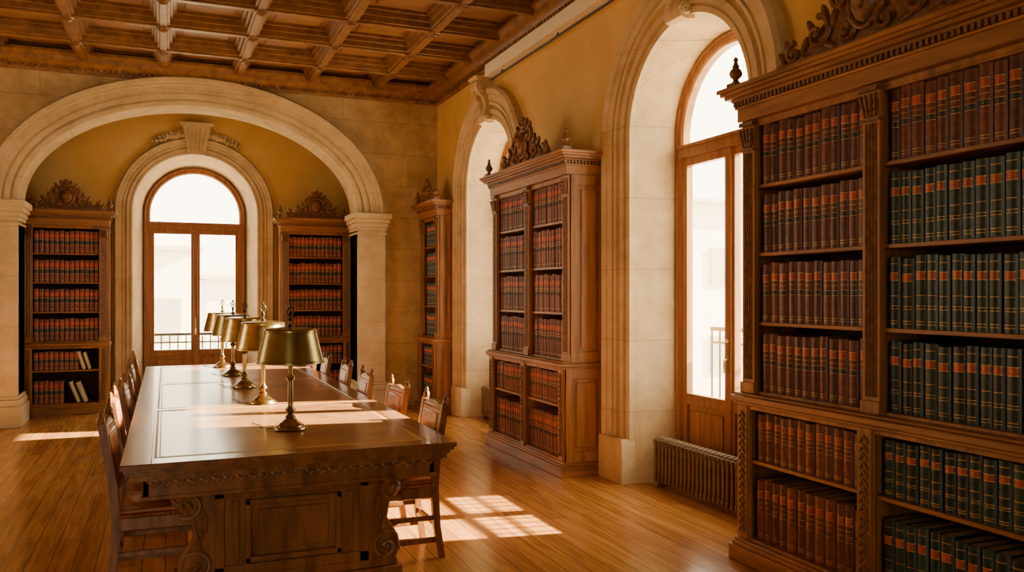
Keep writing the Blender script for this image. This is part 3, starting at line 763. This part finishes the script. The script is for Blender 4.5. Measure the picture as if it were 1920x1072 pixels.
# ------------------------------------------------------------ radiators
def radiator(loc, length, label):
    r = thing('radiator', label, 'radiator', loc); n_ = int(length/.055); p0 = None
    for i in range(n_):
        y = -length/2+.055*(i+.5)
        if p0 is None:
            m = MB()
            for dx in (-.05, 0, .05):
                m.tube([(dx,0,.05),(dx,0,.07),(dx,0,.38),(dx,0,.40)], [.012,.016,.016,.012], 8)
            m.box(-.066,.066,-.015,.015,.37,.405); m.box(-.066,.066,-.015,.015,.045,.09)
            m.ell((0,0,.405),(.066,.016,.026),n=10,m=4)
            p0 = o = m.build('section', radm, r, bevel=.006)
        else:
            o = p0.copy(); C.objects.link(o)
        o.location = (0, y, 0)
    for sy in (-1, 1):
        m = MB(); m.box(-.055,.055,sy*(length/2-.1)-.015,sy*(length/2-.1)+.015,0,.06); m.build('foot', radm, r)
    for z in (.08, .38):
        m = MB(); m.tube([(0,-length/2,z),(0,length/2,z)], .016, 8); m.build('pipe', radm, r)
    return r
radiator((3.93, W2, 0), 1.4, 'brown cast-iron radiator under the large near window on the right')
radiator((3.93, W3, 0), 1.4, 'brown cast-iron radiator under the farther right-hand window, beside the oak bookcase')

# ------------------------------------------------------------ outside
def balcony(loc, rz, W, label, H=1.0):
    r = thing('balcony', label, 'balcony', loc, rz, 'iron balconies outside the windows')
    m = MB(); m.box(-W/2, W/2, 0, .62, -.18, -.02); m.build('slab', ext1, r)
    m = MB(); m.box(-W/2, W/2, .52, .56, H-.02, H+.015); m.build('handrail', blackm, r)
    m = MB(); m.box(-W/2, W/2, .53, .55, .08, .10); m.build('bottom_rail', blackm, r)
    m = MB(); m.box(-W/2, W/2, .53, .55, H-.14, H-.12); m.build('upper_rail', blackm, r)
    b0 = None; k = int(W/.12)
    for i in range(k+1):
        if b0 is None:
            m = MB(); m.tube([(0,.54,-.02),(0,.54,H-.02)], .010, 6); m.lathe([(0,.45),(.014,.48),(.018,.5),(.014,.52),(0,.55)], (0,.54,0), 8); b0 = o = m.build('bar', blackm, r)
        else: o = b0.copy(); C.objects.link(o)
        o.location = (-W/2+i*W/k, 0, 0)
balcony((.43, YB+.5, 0), 0, 2.2, 'iron balcony outside the far arched window')
balcony((XW+.5, W2, 0), -PI/2, 2.2, 'iron balcony outside the near right-hand window', 1.32)
balcony((XW+.5, W3, 0), -PI/2, 2.2, 'iron balcony outside the farther right-hand window', 1.32)
def building(x0, x1, y0, y1, ztop, label):
    r = thing('building', label, 'building', ((x0+x1)/2, (y0+y1)/2, -6)); w = (x1-x0)/2; d = (y1-y0)/2; h = ztop+6
    m = MB(); m.box(-w, w, -d, d, 0, h); m.build('walls', ext1, r)
    m = MB(); m.box(-w-.3, w+.3, -d-.3, d+.3, h, h+.12)
    m.add([(-w-.3,-d-.3,h+.12),(w+.3,-d-.3,h+.12),(w+.3,d+.3,h+.12),(-w-.3,d+.3,h+.12),(-w*.4,0,h+.7),(w*.4,0,h+.7)], [(0,1,5,4),(1,2,5),(2,3,4,5),(3,0,4)]); m.build('roof', extr, r)
    for zz in (h-1.9, h-4.7):
        for k in range(3):
            x = -w+w*2*(k+.5)/3; m = MB(); m.box(x-.35, x+.35, -d-.05, -d+.05, zz-.7, zz+.5); m.build('window', extw, r)
building(-3.2, .72, 26, 32, 2.9, 'pale house with tiled roof seen through the left pane of the far window')
building(1.4, 6.4, 33, 38, 2.2, 'lower pale house seen through the right pane of the far window')
building(15, 23, 22, 30, 4.5, 'pale house seen through the near right-hand window')
m = MB(); m.box(-60, 60, -40, 80, -6.1, -6); struct(m.build('ground', grnd))

# ------------------------------------------------------------ light
w = bpy.data.worlds.new('sky'); bpy.context.scene.world = w; w.use_nodes = True
bg = w.node_tree.nodes['Background']; bg.inputs[0].default_value = (1,.86,.63,1); bg.inputs[1].default_value = 13.0
sd = bpy.data.lights.new('sun', 'SUN'); sd.energy = 120; sd.angle = .012; sd.color = (1,.80,.50)
so = bpy.data.objects.new('sun', sd); C.objects.link(so)
to_sun = Vector((1, -.17, .48)).normalized(); so.rotation_euler = to_sun.to_track_quat('Z', 'Y').to_euler(); so.location = (12,0,10)
def portal(loc, rot, sx, sy):
    l = bpy.data.lights.new('portal', 'AREA'); l.shape = 'RECTANGLE'; l.size = sx; l.size_y = sy
    try: l.cycles.is_portal = True
    except Exception: return
    o = bpy.data.objects.new('portal', l); C.objects.link(o); o.location = loc; o.rotation_euler = rot
for c in WIN: portal((XW+.56, c, 1.9), (0, PI/2, 0), 3.9, 1.6)
for c in WFILL_L: portal((XL-.56, c, 1.9), (0, -PI/2, 0), 3.9, 1.6)
portal((.43, YB+.56, 1.9), (-PI/2, 0, 0), 1.6, 3.6)
portal((WFILL_N, YN-.56, 1.9), (PI/2, 0, 0), 1.6, 3.9)

# ------------------------------------------------------------ camera
cd = bpy.data.cameras.new('camera'); cd.lens = 1560/1920*36; cd.sensor_width = 36; cd.shift_y = 14/1920; cd.clip_start = .05
co = bpy.data.objects.new('camera', cd); C.objects.link(co); co.location = (0,0,1.65)
co.rotation_euler = (PI/2, 0, -math.atan(650/1560)); bpy.context.scene.camera = co
